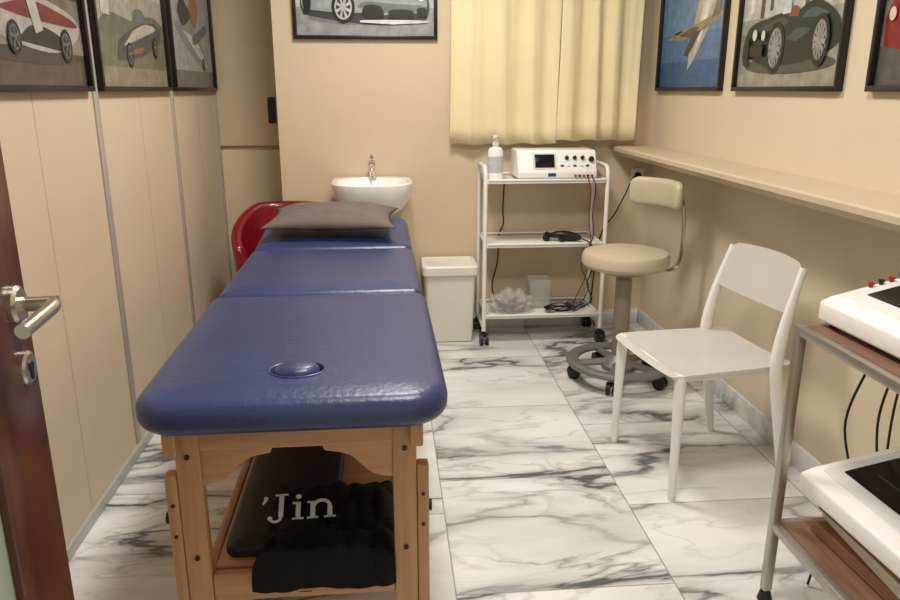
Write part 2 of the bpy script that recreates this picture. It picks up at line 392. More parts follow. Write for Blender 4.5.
l1=[((112,102,94),R(0,0,1,1)),((84,74,66),R(0,0,1,.16)),((128,122,116),R(0,.16,1,.30)),((66,62,60),R(0,.44,1,1)),((98,88,80),R(.1,.34,.9,.48)),((62,58,56),E(.58,.14,.38,.04)),
 ((156,150,144),SP([(.12,.30),(.4,.20),(.75,.16),(.97,.26),(.92,.36),(.6,.42),(.3,.40)])),((108,46,42),SP([(.34,.33),(.6,.39),(.9,.34),(.95,.30),(.7,.30),(.5,.31)])),
 ((44,40,40),SP([(.46,.2),(.6,.28),(.8,.24),(.8,.17)])),((52,46,44),SP([(.14,.3),(.13,.6),(.2,.66),(.25,.58),(.24,.3)])),((120,92,78),E(.19,.7,.03,.05)),((70,60,60),SP([(.3,.36),(.3,.6),(.36,.66),(.41,.58),(.4,.38)])),((126,98,82),E(.355,.71,.028,.048)),
 ((168,162,156),[(.50,.62),(.60,.24),(.66,.26),(.57,.64)])]+wheel(.84,.20,.05,.085,(96,96,94))+wheel(.44,.21,.045,.075,(96,96,94))
picture('dark framed print of a racing car with crew on a runway',.88,.62,l1,(XL,2.21,1.345),pi/2,'framed vehicle prints on the panelled wall')
l2=[((142,138,124),R(0,0,1,1)),((132,124,106),R(0,0,1,.12)),((104,106,84),R(0,.12,1,.34)),((146,142,130),R(0,.34,1,.6)),((164,162,156),R(0,.6,1,1)),((98,100,84),SP([(0,.34),(.2,.44),(.5,.42),(.8,.48),(1,.42),(1,.32),(0,.32)])),
 ((76,76,74),SP([(.25,.16),(.5,.18),(.8,.26),(.95,.38),(.8,.44),(.5,.38),(.28,.28)])),((164,158,148),SP([(.34,.25),(.6,.32),(.86,.40),(.7,.42),(.5,.36)])),((96,98,98),SP([(.5,.42),(.55,.5),(.66,.5),(.74,.42)])),((178,170,156),R(.1,.42,.2,.5)),((128,98,66),SP([(.4,.20),(.5,.24),(.64,.26),(.6,.22)]))]+wheel(.42,.2,.045,.08,(110,108,104))+wheel(.82,.27,.04,.07,(110,108,104))
picture('framed print of a racing vehicle on a grassy track',.87,.62,l2,(XL,3.165,1.345),pi/2,'framed vehicle prints on the panelled wall')
l3=[((150,152,154),R(0,0,1,1)),((108,108,102),R(0,0,1,.14)),((128,130,134),SP([(.1,.5),(.4,.3),(.8,.14),(.9,.2),(.7,.4),(.4,.6)])),((190,184,176),SP([(.3,.46),(.5,.34),(.82,.18),(.8,.24),(.6,.42)])),((140,104,70),SP([(.45,.6),(.6,.5),(.7,.7),(.55,.8)])),((56,56,60),SP([(.2,.6),(.3,.5),(.5,.6),(.3,.75)])),((60,60,64),E(.75,.2,.05,.06)),((90,92,96),SP([(.5,.42),(.56,.36),(.9,.5),(.86,.56)]))]
picture('framed print of a grey aeroplane climbing in the recess corner',.87,.62,l3,(XL,4.105,1.345),pi/2,'framed vehicle prints on the panelled wall')
# ---------------------------------------------------------------- massage table
tb=thing('massage_table','portable beech massage table with navy vinyl padded top','massage table',(-.215,1.47,0),math.radians(.5))
def front_pad():
    t=bmesh.new(); rings=[]; w,d=.69,.88; rads=(.10,.035,.035,.10); hc=(0,.168)
    prof=rprof(.08,.034,6,.006,.06)
    for ins,z in prof: rings.append([(x,y+d/2,z+.635) for x,y in rr(w,d,rads,ins,7,14)])
    last=rings[-1]; ztop=last[0][2]
    el=[]
    for x,y,z in last:
        a=math.atan2((y-hc[1])*1.25,x-hc[0]); el.append((hc[0]+.060*math.cos(a),hc[1]+.047*math.sin(a)))
    for k in range(1,9):
        s=k/9; s2=s
        rings.append([(x+(ex-x)*s2,y+(ey-y)*s2,ztop+.002*math.sin(s*pi*.5)) for (x,y,z),(ex,ey) in zip(last,el)])
    zt=ztop+.002
    for f_,dz in ((1.05,.001),(1.0,-.003),(.98,-.012),(.96,-.035)):
        rings.append([(hc[0]+(ex-hc[0])*f_,hc[1]+(ey-hc[1])*f_,zt+dz) for ex,ey in el])
    R_=[[t.verts.new(p) for p in r] for r in rings]; m=len(R_[0])
    for A,Bq in zip(R_,R_[1:]):
        for k in range(m): t.faces.new((A[k],A[(k+1)%m],Bq[(k+1)%m],Bq[k]))
    t.faces.new(R_[0][::-1]); t.faces.new(R_[-1])
    bmesh.ops.recalc_face_normals(t,faces=t.faces)
    return t
obj('front_pad',front_pad(),m_navy,tb,ang=.9)
b=B(); lathe(b,[(.044,0),(.051,.003),(.054,.020),(.053,.036),(.047,.045),(.033,.050),(0,.052)],(0,.161,.690),0,44,sc=(1,.76,1)); obj('hole_plug',b,m_navy,tb,ang=1.2,label='oval navy face-hole plug')
b=B(); tube(b,[(.0635*math.cos(a),.168+.0505*math.sin(a),.7235) for a in [2*pi*k/48 for k in range(48)]],.003,0,8,closed=True); obj('hole_piping',b,m_navy,tb)
b=B(); slab(b,(0,1.24,.635),.675,.71,(.035,)*4,rprof(.08,.034,5,.008,.10),0); obj('middle_pad',b,m_navy,tb)
b=B(); slab(b,(0,.27,0),.665,.54,(.035,.09,.09,.035),rprof(.08,.034,5,.008,.10),0)
obj('head_pad',b,m_navy,tb,(0,1.605,.635),(math.radians(5),0,0))
for sx in (-1,1):
    for yc,L in ((.44,.80),(1.25,.66),(1.86,.45)):
        b=B(); bx(b,(sx*.27,yc,.605),(.03,L,.055),0,.004); obj('side_rail',b,m_beech,tb)
def legset(y):
    for sx in (-1,1):
        b=B(); bx(b,(sx*.243,y,.36),(.055,.032,.55),0,.004)
        for z in (.56,.30): cyl(b,(sx*.243,y-.017,z),(sx*.243,y-.021,z),.006,1,12)
        obj('leg',b,[m_beech,m_bolt],tb)
        b=B(); bx(b,(sx*.285,y,.265),(.028,.036,.50),0,.006)
        for z in (.44,.36): cyl(b,(sx*.285,y-.018,z),(sx*.285,y-.021,z),.0045,1,12)
        cyl(b,(sx*.299,y,.40),(sx*.306,y,.40),.014,1,20)
        obj('leg_extension',b,[m_beech,m_bolt],tb)
        b=B(); bx(b,(sx*.285,y,.0075),(.032,.04,.015),0,.003); obj('foot_cap',b,m_rubber,tb)
        p=[(0,0),(.16,0),(.155,-.014),(.12,-.020),(.095,-.030),(.075,-.05),(.05,-.075),(.03,-.083),(0,-.088)]
        b=B(); prism(b,[(sx*(.216-q[0]),y-.010,.572+q[1]) for q in p],(0,.02,0),0,.002)
        obj('corner_brace',b,m_beechh,tb)
    b=B(); bx(b,(0,y,.598),(.50,.026,.055),0,.004); obj('apron',b,m_beechh,tb)
    b=B(); bx(b,(0,y,.21),(.43,.024,.075),0,.005)
    if y<.5:
        for a in (-.5,0,.5):
            lathe(b,[(0,-.009),(.0035,0),(0,.009)],(math.sin(a)*.006,y-.0125,.203+.004*math.cos(a)),1,8,(0,a,0),(1,.2,1))
        bx(b,(0,y-.0125,.188),(.03,.0015,.0015),1)
    obj('cross_rail',b,[m_beechh,m_bolt],tb)
legset(.09); legset(1.55)
for sx in (-1,1):
    b=B(); bx(b,(sx*.225,.82,.232),(.022,1.44,.045),0,.003); obj('shelf_rail',b,m_beech,tb)
b=B(); bx(b,(0,.82,.243),(.43,1.42,.014),0,.004); obj('shelf',b,m_beechh,tb)
def pillow():
    b=B(); n=44; hw,hd,hh=.29,.19,.062
    for sgn in (1,-1):
        V=[]
        for j in range(n+1):
            v=-1+2*j/n; row=[]
            for i in range(n+1):
                u=-1+2*i/n
                pin=1-.10*(1-abs(u)**2.2) ; pin2=1-.12*(1-abs(v)**2.2)
                x=hw*u*pin2; y=hd*v*pin
                h=((1-abs(u)**2.6)*(1-abs(v)**2.6))**.55
                wr=.014*noise.noise(Vector((u*2.3,v*3.1,sgn*3)))*h+.008*noise.noise(Vector((u*6,v*8,sgn)))*h
                row.append(b.verts.new((x,y,(hh if sgn>0 else hh*.45)*h*sgn+wr)))
            V.append(row)
        for j in range(n):
            for i in range(n):
                q=(V[j][i],V[j][i+1],V[j+1][i+1],V[j+1][i]); b.faces.new(q if sgn>0 else q[::-1])
    bmesh.ops.remove_doubles(b,verts=b.verts,dist=.0008)
    return b
obj('pillow',pillow(),m_pil,None,(-.240,3.31,.800),(math.radians(4),0,math.radians(-3)),ang=3,label='taupe grey fabric pillow lying on the head end',category='pillow')
b=B(); slab(b,(0,0,0),.27,1.0,(.03,)*4,rprof(.035,.012,4,.004,.05),0)
obj('flat_bag',b,m_shelfb,None,(-.282,2.10,.2505),(0,0,math.radians(.5)),label='flat black vinyl bag lying along the lower shelf',category='bag')
# garment: crumpled on the shelf, hem draped over the front rail
b=B(); n=70; V=[]
for j in range(n+1):
    row=[]
    for i in range(n+1):
        u=i/n; v=j/n
        x=(u-.5)*.34; s=-.225+v*.405
        ed=min(1,min(u,1-u,1-v)*7)
        nz_=abs(noise.noise(Vector((u*2.2,v*2.2,1)))); nf=abs(noise.noise(Vector((u*6,v*5,4))))
        h=(.035+.06*nz_+.045*nf)*ed**.5
        x+=.012*noise.noise(Vector((u*3,v*3,7)))
        edge=-.172
        if s<edge:
            q=edge-s; hem=.010*math.sin(u*11)+.016*noise.noise(Vector((u*4,2,1)))
            k=min(1,q/.05); y=edge-.012*k-.010*nf; z=h*(1-k)-.85*q*k*(1+hem*8)+.010*(1-k)
        else:
            y=s+.012*noise.noise(Vector((u*3,v*3,9)))*min(1,(s-edge)*12); k=max(0,1-(s-edge)/.05); z=h*(1-.35*k)+.004
        row.append(b.verts.new((x,y,z)))
    V.append(row)
for j in range(n):
    for i in range(n): b.faces.new((V[j][i],V[j][i+1],V[j+1][i+1],V[j+1][i]))
g=thing('folded_garment','crumpled black garment with white lettering draped over the shelf','clothing',(-.168,1.715,.2515))
obj('cloth',b,m_cloth,g,ang=3)
def serif_letters():
    b=B(); T_=.0015
    def bar(x0,y0,x1,y1): bx(b,((x0+x1)/2,(y0+y1)/2,0),(x1-x0,y1-y0,T_))
    def arc(cx,cy,r,a0,a1,w):
        tube(b,[(cx+r*math.cos(a),cy+r*math.sin(a),0) for a in [a0+(a1-a0)*k/14 for k in range(15)]],w,0,6,asp=(.1,1),up=(0,0,1))
    tube(b,[(-.078,.075,0),(-.080,.062,0),(-.086,.052,0)],[.006,.005,.002],0,6,asp=(.1,1),up=(0,0,1))
    bar(-.046,.012,-.034,.078); bar(-.056,.076,-.024,.081); arc(-.053,.010,.013,0,-pi*.9,.004); lathe(b,[(.006,-.0007),(.006,.0007)],(-.066,.008,0),0,12)
    bar(-.004,0,.008,.052); bar(-.012,0,.016,.005); bar(-.012,.048,.004,.053); lathe(b,[(.007,-.0007),(.007,.0007)],(.002,.070,0),0,14)
    bar(.032,0,.044,.052); bar(.024,0,.052,.005); bar(.024,.048,.040,.053); bar(.074,0,.086,.034); bar(.066,0,.094,.005); arc(.060,.034,.020,0,pi*.92,.0055)
    return b
obj('lettering',serif_letters(),m_txtw,g,(-.070,-.085,.083),(math.radians(20),0,math.radians(3)),ang=.6,label='white serif lettering')
# ---------------------------------------------------------------- washbasin
wb=thing('washbasin','small white ceramic washbasin on an ivory pedestal','washbasin',(-.075,YB,.017))
b=B()
t=bmesh.new(); seg=48; prof=[(.34,.69),(.58,.705),(.82,.745),(.95,.80),(1,.85),(1,.868),(.97,.874),(.90,.872),(.84,.855),(.72,.80),(.45,.765),(.12,.757)]
rings=[]
for s,z in prof:
    row=[]
    for k in range(seg):
        a=2*pi*k/seg; c_,s_=math.cos(a),math.sin(a)
        x=.213*s*math.copysign(abs(c_)**.8,c_); y=.21*s*math.copysign(abs(s_)**.8,s_)
        if s_>0 and z>.85 and s>.95: y=.205*abs(s_)**.35
        row.append(t.verts.new((x,-.215+(y if s>.9 else y*.92-.012),z)))
    rings.append(row)
for i in range(len(rings)-1):
    for k in range(seg): t.faces.new((rings[i][k],rings[i][(k+1)%seg],rings[i+1][(k+1)%seg],rings[i+1][k]))
t.faces.new(rings[0][::-1]); t.faces.new(rings[-1]); bmesh.ops.recalc_face_normals(t,faces=t.faces); merge(b,t,0)
lathe(b,[(.0,0),(.022,0),(.022,.003),(0,.003)],(0,-.215,.757),1,20)
obj('basin',b,[m_cer,m_chr],wb)
b=B(); slab(b,(.06,-.14,-.017),.28,.22,(.06,.02,.02,.06),[(.01,0),(0,.02),(.005,.5),(.0,.76),(.02,.775)],0); obj('pedestal',b,m_ivory,wb)
fc=B()
lathe(fc,[(.024,0),(.024,.006),(.019,.01),(.018,.06),(.02,.065),(.02,.085),(.012,.092),(0,.094)],(0,-.055,.872),0,24)
tube(fc,cat([(0,-.06,.92),(0,-.10,.932),(0,-.145,.928),(0,-.155,.915)],5),.011,0,12)
tube(fc,[(0,-.055,.963),(0,-.06,.98),(0,-.10,.995)],[.008,.009,.006],0,10,asp=(1.3,.6))
obj('faucet',fc,m_chr,wb,label='chrome mixer tap')
# ---------------------------------------------------------------- burgundy tub chair
rc=thing('armchair','burgundy leather tub armchair beside the washbasin','armchair',(-.545,3.90,0))
b=B(); na=48
t=bmesh.new()
cols=[]
for i in range(na+1):
    s=-1+2*i/na; a=pi/2+s*math.radians(118)
    k=abs(s); top=.765-.19*max(0,(k-.30)/.70)**1.2; bot=.30
    sec=[]
    th_=.028
    for q in range(13):
        w=pi*q/12; sec.append((th_*math.cos(w),top-th_+th_*math.sin(w)))
    sec=[(th_,bot),(th_,bot+.2)]+sec+[(-th_,bot+.2),(-th_,bot)]
    row=[]
    for (o,z) in sec:
        lean=.04*((z-.3)/.48)
        R1=.205+o+lean
        row.append(t.verts.new(((R1+.005)*math.cos(a),R1*math.sin(a)-.02,z)))
    cols.append(row)
m_=len(cols[0])
for i in range(na):
    for k in range(m_-1): t.faces.new((cols[i][k],cols[i+1][k],cols[i+1][k+1],cols[i][k+1]))
    t.faces.new((cols[i][m_-1],cols[i+1][m_-1],cols[i+1][0],cols[i][0]))
t.faces.new(cols[0]); t.faces.new(cols[-1][::-1]); bmesh.ops.recalc_face_normals(t,faces=t.faces); merge(b,t,0)
obj('back_shell',b,m_red,rc,ang=1.0)
b=B(); lathe(b,[(.16,.30),(.18,.32),(.18,.40),(.17,.43),(.12,.445),(0,.45)],(0,-.03,0),0,36); obj('seat',b,m_red,rc)
for sx in (-1,1):
    for sy in (-1,1):
        b=B(); cyl(b,(sx*.12,sy*.12-.02,.31),(sx*.15,sy*.14-.02,0),.014,0,12,.010); obj('leg',b,m_chr,rc)
# ---------------------------------------------------------------- waste bin
wbn=thing('waste_bin','ivory plastic bin with flat lid against the wall','waste bin',(.335,3.985,0))
b=B(); slab(b,(0,0,0),.285,.25,(.03,)*4,[(.03,0),(.022,.006),(.004,.37),(0,.375),(0,.385)],0)
obj('bin_body',b,m_bin,wbn)
b=B(); slab(b,(0,0,.385),.305,.27,(.03,)*4,[(.004,0),(0,.004),(0,.045),(.006,.052),(.02,.054),(.03,.048)],0); obj('bin_lid',b,m_bin,wbn)
# ---------------------------------------------------------------- trolley
tr=thing('utility_trolley','white metal three-tier trolley on casters','trolley',(.84,3.98,0))
hx,hy=.325,.14
for sx in (-1,1):
    b=B()
    pts=[(sx*hx,-hy,.075),(sx*hx,-hy,.92)]+cat([(sx*hx,-hy,.92),(sx*hx,-hy+.02,.955),(sx*hx,-hy+.06,.965)],4)[1:]+cat([(sx*hx,hy-.06,.965),(sx*hx,hy-.02,.955),(sx*hx,hy,.92)],4)+[(sx*hx,hy,.075)]
    tube(b,pts,.0115,0,12)
    tube(b,[(sx*hx,-hy,.09),(sx*hx,hy,.09)],.010,0,10)
    obj('side_frame',b,m_wmet,tr)
    for sy in (-1,1):
        b=B(); cyl(b,(sx*hx,sy*hy,.075),(sx*hx,sy*hy,.055),.012,0,12)
        bx(b,(sx*hx,sy*hy,.05),(.034,.03,.02),0,.004)
        for q in (-1,1): cyl(b,(sx*hx+q*.007,sy*hy-.012,.032),(sx*hx+q*.023,sy*hy-.012,.032),.032,0,24)
        cyl(b,(sx*hx-.025,sy*hy-.012,.032),(sx*hx+.025,sy*hy-.012,.032),.009,1,12)
        obj('caster',b,[m_black,m_grey],tr)
for z in (.885,.545,.15):
    b=B(); bx(b,(0,0,z),(.63,.30,.012),0,.004)
    tube(b,[(-.31,-.148,z+.012),(.31,-.148,z+.012)],.007,0,8); tube(b,[(-.31,.148,z+.02),(.31,.148,z+.02)],.005,0,8)
    for sx in (-1,1): tube(b,[(sx*.312,-.148,z+.012),(sx*.312,.148,z+.012)],.006,0,8)
    obj('shelf',b,m_wmet,tr)
sd=thing('soap_dispenser','white pump dispenser bottle on the trolley top','soap dispenser',(.575,3.91,.8915))
b=B(); lathe(b,[(.036,0),(.040,.004),(.040,.150),(.034,.165),(.015,.173),(.015,.181),(0,.181)],(0,0,0),0,28,sc=(1,.8,1)); obj('bottle',b,m_white,sd)
b=B(); lathe(b,[(.0406,.040),(.0406,.125)],(0,0,0),0,28,sc=(1,.8,1)); obj('bottle_label',b,M('label_grey',(186,192,194),.5,var=.12,vs=60),sd)
b=B(); lathe(b,[(.017,.181),(.017,.197),(.006,.199),(.005,.220),(.014,.222),(.014,.230),(0,.231)],(0,0,0),0,20); tube(b,[(0,0,.226),(-.01,-.03,.225),(-.012,-.036,.218)],.005,0,8); obj('pump',b,m_white,sd)
def console(label,loc,rz,w,d,hf,hb,kind,group=None,plugs=True):
    c=thing('therapy_console',label,'medical device',loc,rz,group)
    b=B()
    pr=[(-d/2,.012),(-d/2-.0,hf),(-d/2+.03,hf+.012),(d/2-.06,hb),(d/2-.01,hb-.004),(d/2,hb-.03),(d/2,.012)] if kind=='flat' else [(-d/2,.012),(-d/2,.045),(-d/2+.045,hb-.010),(-d/2+.065,hb),(d/2-.02,hb),(d/2,hb-.02),(d/2,.012)]
    prism(b,[(-w/2,y,z) for y,z in pr],(w,0,0),0,.007)
    obj('console_body',b,m_white,c)
    for sx in (-1,1):
        for sy in (-1,1):
            b=B(); cyl(b,(sx*(w/2-.03),sy*(d/2-.03),0),(sx*(w/2-.03),sy*(d/2-.03),.016),.012,0,14); obj('rubber_foot',b,m_rubber,c)
    if kind=='flat':
        y0,z0=-d/2+.03,hf+.012; y1,z1=d/2-.06,hb
    else:
        y0,z0=-d/2,.045; y1,z1=-d/2+.045,hb-.010
    L=math.hypot(y1-y0,z1-z0); an=math.atan2(z1-z0,y1-y0)
    base=Matrix.Translation((0,y0,z0))@Matrix.Rotation(an,4,'X')
    def pp(name,fn,mats,**k):
        b=B(); fn(b); bmesh.ops.transform(b,matrix=base,verts=b.verts); obj(name,b,mats,c,**k)
    if kind=='flat':
        pp('control_panel',lambda b:(slab(b,(0,L*.5,0),w*.9,L*.90,(.012,)*4,[(0,-.002),(0,.0015),(.001,.002)],0)),m_lgrey)
        pp('screen',lambda b:(slab(b,(.0,L*.50,.001),w*.78,L*.62,(.006,)*4,[(0,0),(0,.002),(.001,.0028)],0)),m_scr)
        pp('screen_content',lambda b:[bx(b,(-.02,L*.40,.0042),(w*.5,.004,.0006),0),bx(b,(-.06,L*.60,.0042),(w*.3,.003,.0006),0)],m_scrb)
    else:
        pp('screen_bezel',lambda b:(slab(b,(-w*.16,L*.55,0),w*.30,L*.80,(.005,)*4,[(0,-.002),(0,.002),(.001,.003)],0)),m_lgrey)
        pp('screen',lambda b:(slab(b,(-w*.16,L*.55,.002),w*.25,L*.66,(.003,)*4,[(0,0),(0,.0015),(.001,.002)],0)),m_scr)
        for i in range(3):
            pp('knob',lambda b:(cyl(b,(w*(.12+.10*i),L*.70,0),(w*(.12+.10*i),L*.70,.012),.010,0,18)),m_black)
        for i in range(5):
            pp('button',lambda b:(slab(b,(w*(.06+.08*i),L*.32,0),.018,.010,(.002,)*4,[(0,0),(0,.003),(.001,.004)],0)),m_lgrey if i%2 else m_blue)
        pp('knob',lambda b:(cyl(b,(w*.43,L*.62,0),(w*.43,L*.62,.014),.014,0,20)),m_black)
        b=B(); bx(b,(-.03,-d/2-.0005,.032),(w*.10,.001,.018),0); obj('nameplate',b,m_blue,c)
    if plugs:
      for k in range(5):
        b=B()
        if kind=='flat':
            y=-.06+.026*k; z=hf+.012+(y+d/2-.03)*(hb-hf-.012)/(d-.09)
            x=-w/2+.014; cyl(b,(x,y,z-.002),(x,y,z+.008),.005,0,12); lathe(b,[(.007,0),(.007,.005),(0,.007)],(x,y,z+.007),0,12)
        else: x=w/2-.03-.022*k; cyl(b,(x,-d/2,.028),(x,-d/2-.022,.028),.0055,0,12)
        obj('plug',b,m_redp if k not in (1,3) else m_black,c)
    return c
console('white therapy console with small screen on the trolley top',(.895,3.965,.8915),0,.42,.25,.10,.155,'step','therapy consoles')
hp=thing('handpiece','black therapy handpiece on the middle trolley shelf','handpiece',(.97,3.93,.553))
b=B(); tube(b,cat([(-.08,.02,.03),(-.03,.0,.035),(.03,-.01,.03),(.08,-.03,.02)],5),[.012+.012*math.sin(pi*i/15) for i in range(16)],0,12)
tube(b,[(-.02,0,.03),(-.03,-.04,.012)],[.012,.010],0,10); lathe(b,[(.0,0),(.026,0),(.028,.02),(.018,.03),(0,.03)],(-.085,.022,.018),0,18,(0,-1.3,0))
bx(b,(.02,.02,.012),(.10,.06,.02),0,.006)
obj('handpiece_body',b,m_black,hp)
def cable(pts,r,mat,label):
    b=B(); tube(b,cat(pts,8),r,0,7); obj('cable',b,mat,label=label,category='cable')
m_cblk=M('black_cable',(20,20,22),.5); m_cblu=M('blue_cable',(40,56,110),.5); m_cred=M('red_cable',(130,34,38),.5)
cable([(.66,4.13,.86),(.655,4.135,.70),(.66,4.135,.62),(.635,4.135,.55),(.63,4.135,.40),(.60,4.135,.26),(.62,4.12,.172)],.004,m_cblk,'black lead hanging behind the trolley shelves')
cable([(1.42,4.12,.885),(1.38,4.09,.87),(1.34,4.08,.78),(1.28,4.08,.66),(1.24,4.1,.60),(1.215,4.12,.50),(1.2,4.13,.30),(1.19,4.12,.10),(1.21,4.08,.006)],.004,m_cblk,'black power lead drooping from the wall socket')
cable([(1.075,3.838,.92),(1.09,3.80,.86),(1.08,3.80,.72),(1.09,3.80,.60),(1.03,3.79,.45),(1.08,3.80,.32),(1.02,3.82,.20),(.95,3.87,.168),(.88,3.90,.164)],.003,m_cblu,'blue patient lead running down the trolley')
cable([(1.05,3.838,.92),(1.065,3.80,.85),(1.06,3.79,.70),(1.075,3.79,.57),(1.06,3.79,.40),(1.01,3.80,.26),(1.0,3.83,.19),(.96,3.9,.165)],.003,m_cred,'red patient lead running down the trolley')
cable([(1.03,3.93,.575),(1.08,3.80,.56),(1.10,3.79,.46),(1.07,3.80,.34),(1.10,3.80,.25),(1.04,3.86,.18),(1.0,3.92,.17)],.0035,m_cblk,'black handpiece lead looping to the bottom shelf')
def coil(cx,cy,z,rx,ry,n,mat,label):
    pts=[]
    for k in range(n*10):
        a=2*pi*k/10; q=1-.35*random.random()
        pts.append((cx+rx*q*math.cos(a),cy+ry*q*math.sin(a),z+.012+.03*k/(n*10)*random.uniform(.4,1)))
    b=B(); tube(b,cat(pts,4),.0028,0,6); obj('cable_coil',b,mat,label=label,category='cable')
coil(.95,3.90,.158,.095,.055,5,m_cblk,'loose black leads coiled on the bottom shelf')
coil(1.05,3.95,.160,.06,.06,3,m_cblu,'loose blue leads coiled on the bottom shelf')
bg=thing('plastic_bag','clear plastic bag of leads on the bottom shelf','plastic bag',(.675,3.93,.157))
b=B(); t=bmesh.new(); bmesh.ops.create_icosphere(t,subdivisions=4,radius=1)
for v in t.verts:
    p=v.co.copy(); k=1+.25*noise.noise(p*2.2)+.12*noise.noise(p*6)
    v.co=Vector((p.x*.115*k,p.y*.09*k,max(0,(p.z*.07+.055)*k)))
merge(b,t,0); obj('bag_film',b,m_pinkw,bg,ang=3)
for sd_,mt,cnt in ((9,m_cred,34),(12,m_cblk,30),(15,m_cblu,26)):
    pts=[]; random.seed(sd_)
    for k in range(cnt):
        a=k*.75+sd_; pts.append((.08*math.cos(a)*random.uniform(.3,1),-.005+.06*math.sin(a)*random.uniform(.3,1.0),.02+.065*random.random()))
    b=B(); tube(b,cat(pts,4),.0036,0,6); obj('bundled_lead',b,mt,bg)
jr=thing('clear_container','clear plastic tub on the bottom shelf','container',(.855,4.03,.157))
b=B(); slab(b,(0,0,0),.13,.12,(.02,)*4,[(.012,0),(.004,.006),(0,.16),(0,.166),(.004,.166),(.006,.16),(.010,.012)],0); obj('tub',b,m_clear,jr)
so=thing('wall_socket','white wall power socket with plug above the stool','socket',(1.425,YB,.885))
b=B(); slab(b,(0,0,0),.075,.075,(.008,)*4,rprof(.01,.003,2),0); obj('socket_plate',b,m_white,so,(0,0,0),(pi/2,0,0))
b=B(); cyl(b,(0,-.010,0),(0,-.032,0),.017,0,18); obj('power_plug',b,m_black,so)
# ---------------------------------------------------------------- stool
st=thing('stool','beige vinyl swivel stool with curved backrest and grey ring base','stool',(1.10,3.28,0))
b=B(); lathe(b,[(0,.555),(.15,.555),(.188,.562),(.2,.578),(.2,.612),(.19,.628),(.15,.638),(0,.644)],(0,0,0),0,48); obj('seat',b,m_bei,st)
b=B(); lathe(b,[(0,.53),(.10,.53),(.13,.553),(0,.556)],(0,0,0),0,32); obj('seat_plate',b,m_tanp,st)
b=B(); lathe(b,[(.034,.12),(.038,.13),(.038,.50),(.030,.51),(.028,.53)],(0,0,0),0,24); obj('column',b,m_tanp,st)
b=B(); lathe(b,[(.0,.05),(.08,.055),(.088,.08),(.055,.115),(.042,.13),(0,.13)],(0,0,0),0,32)
for k in range(5):
    a=2*pi*k/5+.5
    tube(b,[(.05*math.cos(a),.05*math.sin(a),.09),(.225*math.cos(a),.225*math.sin(a),.075)],[.026,.018],0,10,asp=(1,.7),up=(-math.sin(a),math.cos(a),0))
obj('base',b,m_grey,st)
b=B(); tube(b,[(.222*math.cos(a),.222*math.sin(a),.09) for a in [2*pi*k/64 for k in range(64)]],.030,0,12,asp=(1,.6),up=(1,0,0),closed=True); obj('foot_ring',b,m_grey,st,label='silver grey foot ring')
for k in range(5):
    a=2*pi*k/5+.5; px,py=.215*math.cos(a),.215*math.sin(a); b=B()
    cyl(b,(px,py,.075),(px,py,.05),.010,0,12)
    for q in (-1,1):
        tx,ty=-math.sin(a),math.cos(a)
        cyl(b,(px+tx*q*.006,py+ty*q*.006,.03),(px+tx*q*.022,py+ty*q*.022,.03),.03,0,22)
    bx(b,(px,py,.05),(.03,.03,.02),0,.006)
    obj('caster',b,m_black,st)
def backpad():
    t=bmesh.new(); cols=[]; n=26; a0,a1=math.radians(-22),math.radians(72)
    for i in range(n+1):
        s=i/n; a=a0+(a1-a0)*s; e=min(1,min(s,1-s)*9)**.5; hh=.066*(.6+.4*e); th=.024*(.35+.65*e)
        row=[]
        for q in range(20):
            w=2*pi*q/20; cc,ss=math.cos(w),math.sin(w)
            o=th*math.copysign(abs(cc)**.6,cc); z=.888+hh*math.copysign(abs(ss)**.45,ss)
            row.append(t.verts.new(((.215+o)*math.cos(a),(.215+o)*math.sin(a),z)))
        cols.append(row)
    for i in range(n):
        for q in range(20): t.faces.new((cols[i][q],cols[i+1][q],cols[i+1][(q+1)%20],cols[i][(q+1)%20]))
    t.faces.new(cols[0]); t.faces.new(cols[-1][::-1]); bmesh.ops.recalc_face_normals(t,faces=t.faces); return t
obj('backrest',backpad(),m_bei,st,ang=1.2)
ca,sa=math.cos(math.radians(2)),math.sin(math.radians(2))
b=B(); tube(b,cat([(.02*ca,.02*sa,.545),(.16*ca,.16*sa,.535),(.235*ca,.235*sa,.54),(.268*ca,.268*sa,.59),(.272*ca,.272*sa,.72),(.262*ca,.262*sa,.83),(.244*ca,.244*sa,.9)],6),.011,0,10,asp=(.6,1.8),up=(ca,sa,0)); obj('back_bracket',b,m_satin,st,label='chrome backrest bracket')
# ---------------------------------------------------------------- white chair (faces -X)
ch=thing('chair','glossy white moulded plastic chair with open curved backrest','chair',(1.117,2.43,0),math.radians(8))
b=B()
t=bmesh.new(); nx,ny=22,22
def seatpt(u,v):
    x=-.005+.235*u; wd=.235-.02*(u*.5+.5)
    y=wd*v*(1-.03*max(0,-u)**3)
    z=.455-.014*(1-v*v)*(1-.3*abs(u))-.012*max(0,-u-.75)*4*.5
    if abs(u)>.8 and abs(v)>.8:
        k=math.hypot((abs(u)-.8)/.2,(abs(v)-.8)/.2)
        if k>1:
            f=1/k; x=-.005+.235*math.copysign(.8+(abs(u)-.8)*f,u); y=wd*math.copysign(.8+(abs(v)-.8)*f,v)
    return Vector((x,y,z))
V=[[t.verts.new(seatpt(-1+2*i/nx,-1+2*j/ny)) for j in range(ny+1)] for i in range(nx+1)]
for i in range(nx):
    for j in range(ny): t.faces.new((V[i][j],V[i+1][j],V[i+1][j+1],V[i][j+1]))
r=bmesh.ops.solidify(t,geom=t.faces[:],thickness=.016); bmesh.ops.recalc_face_normals(t,faces=t.faces); merge(b,t,0)
obj('seat',b,m_white,ch,ang=1.0)
b=B()
for s in (-1,1): tube(b,[(-.19,s*.2,.432),(.15,s*.195,.432)],.012,0,8,asp=(1,1.2))
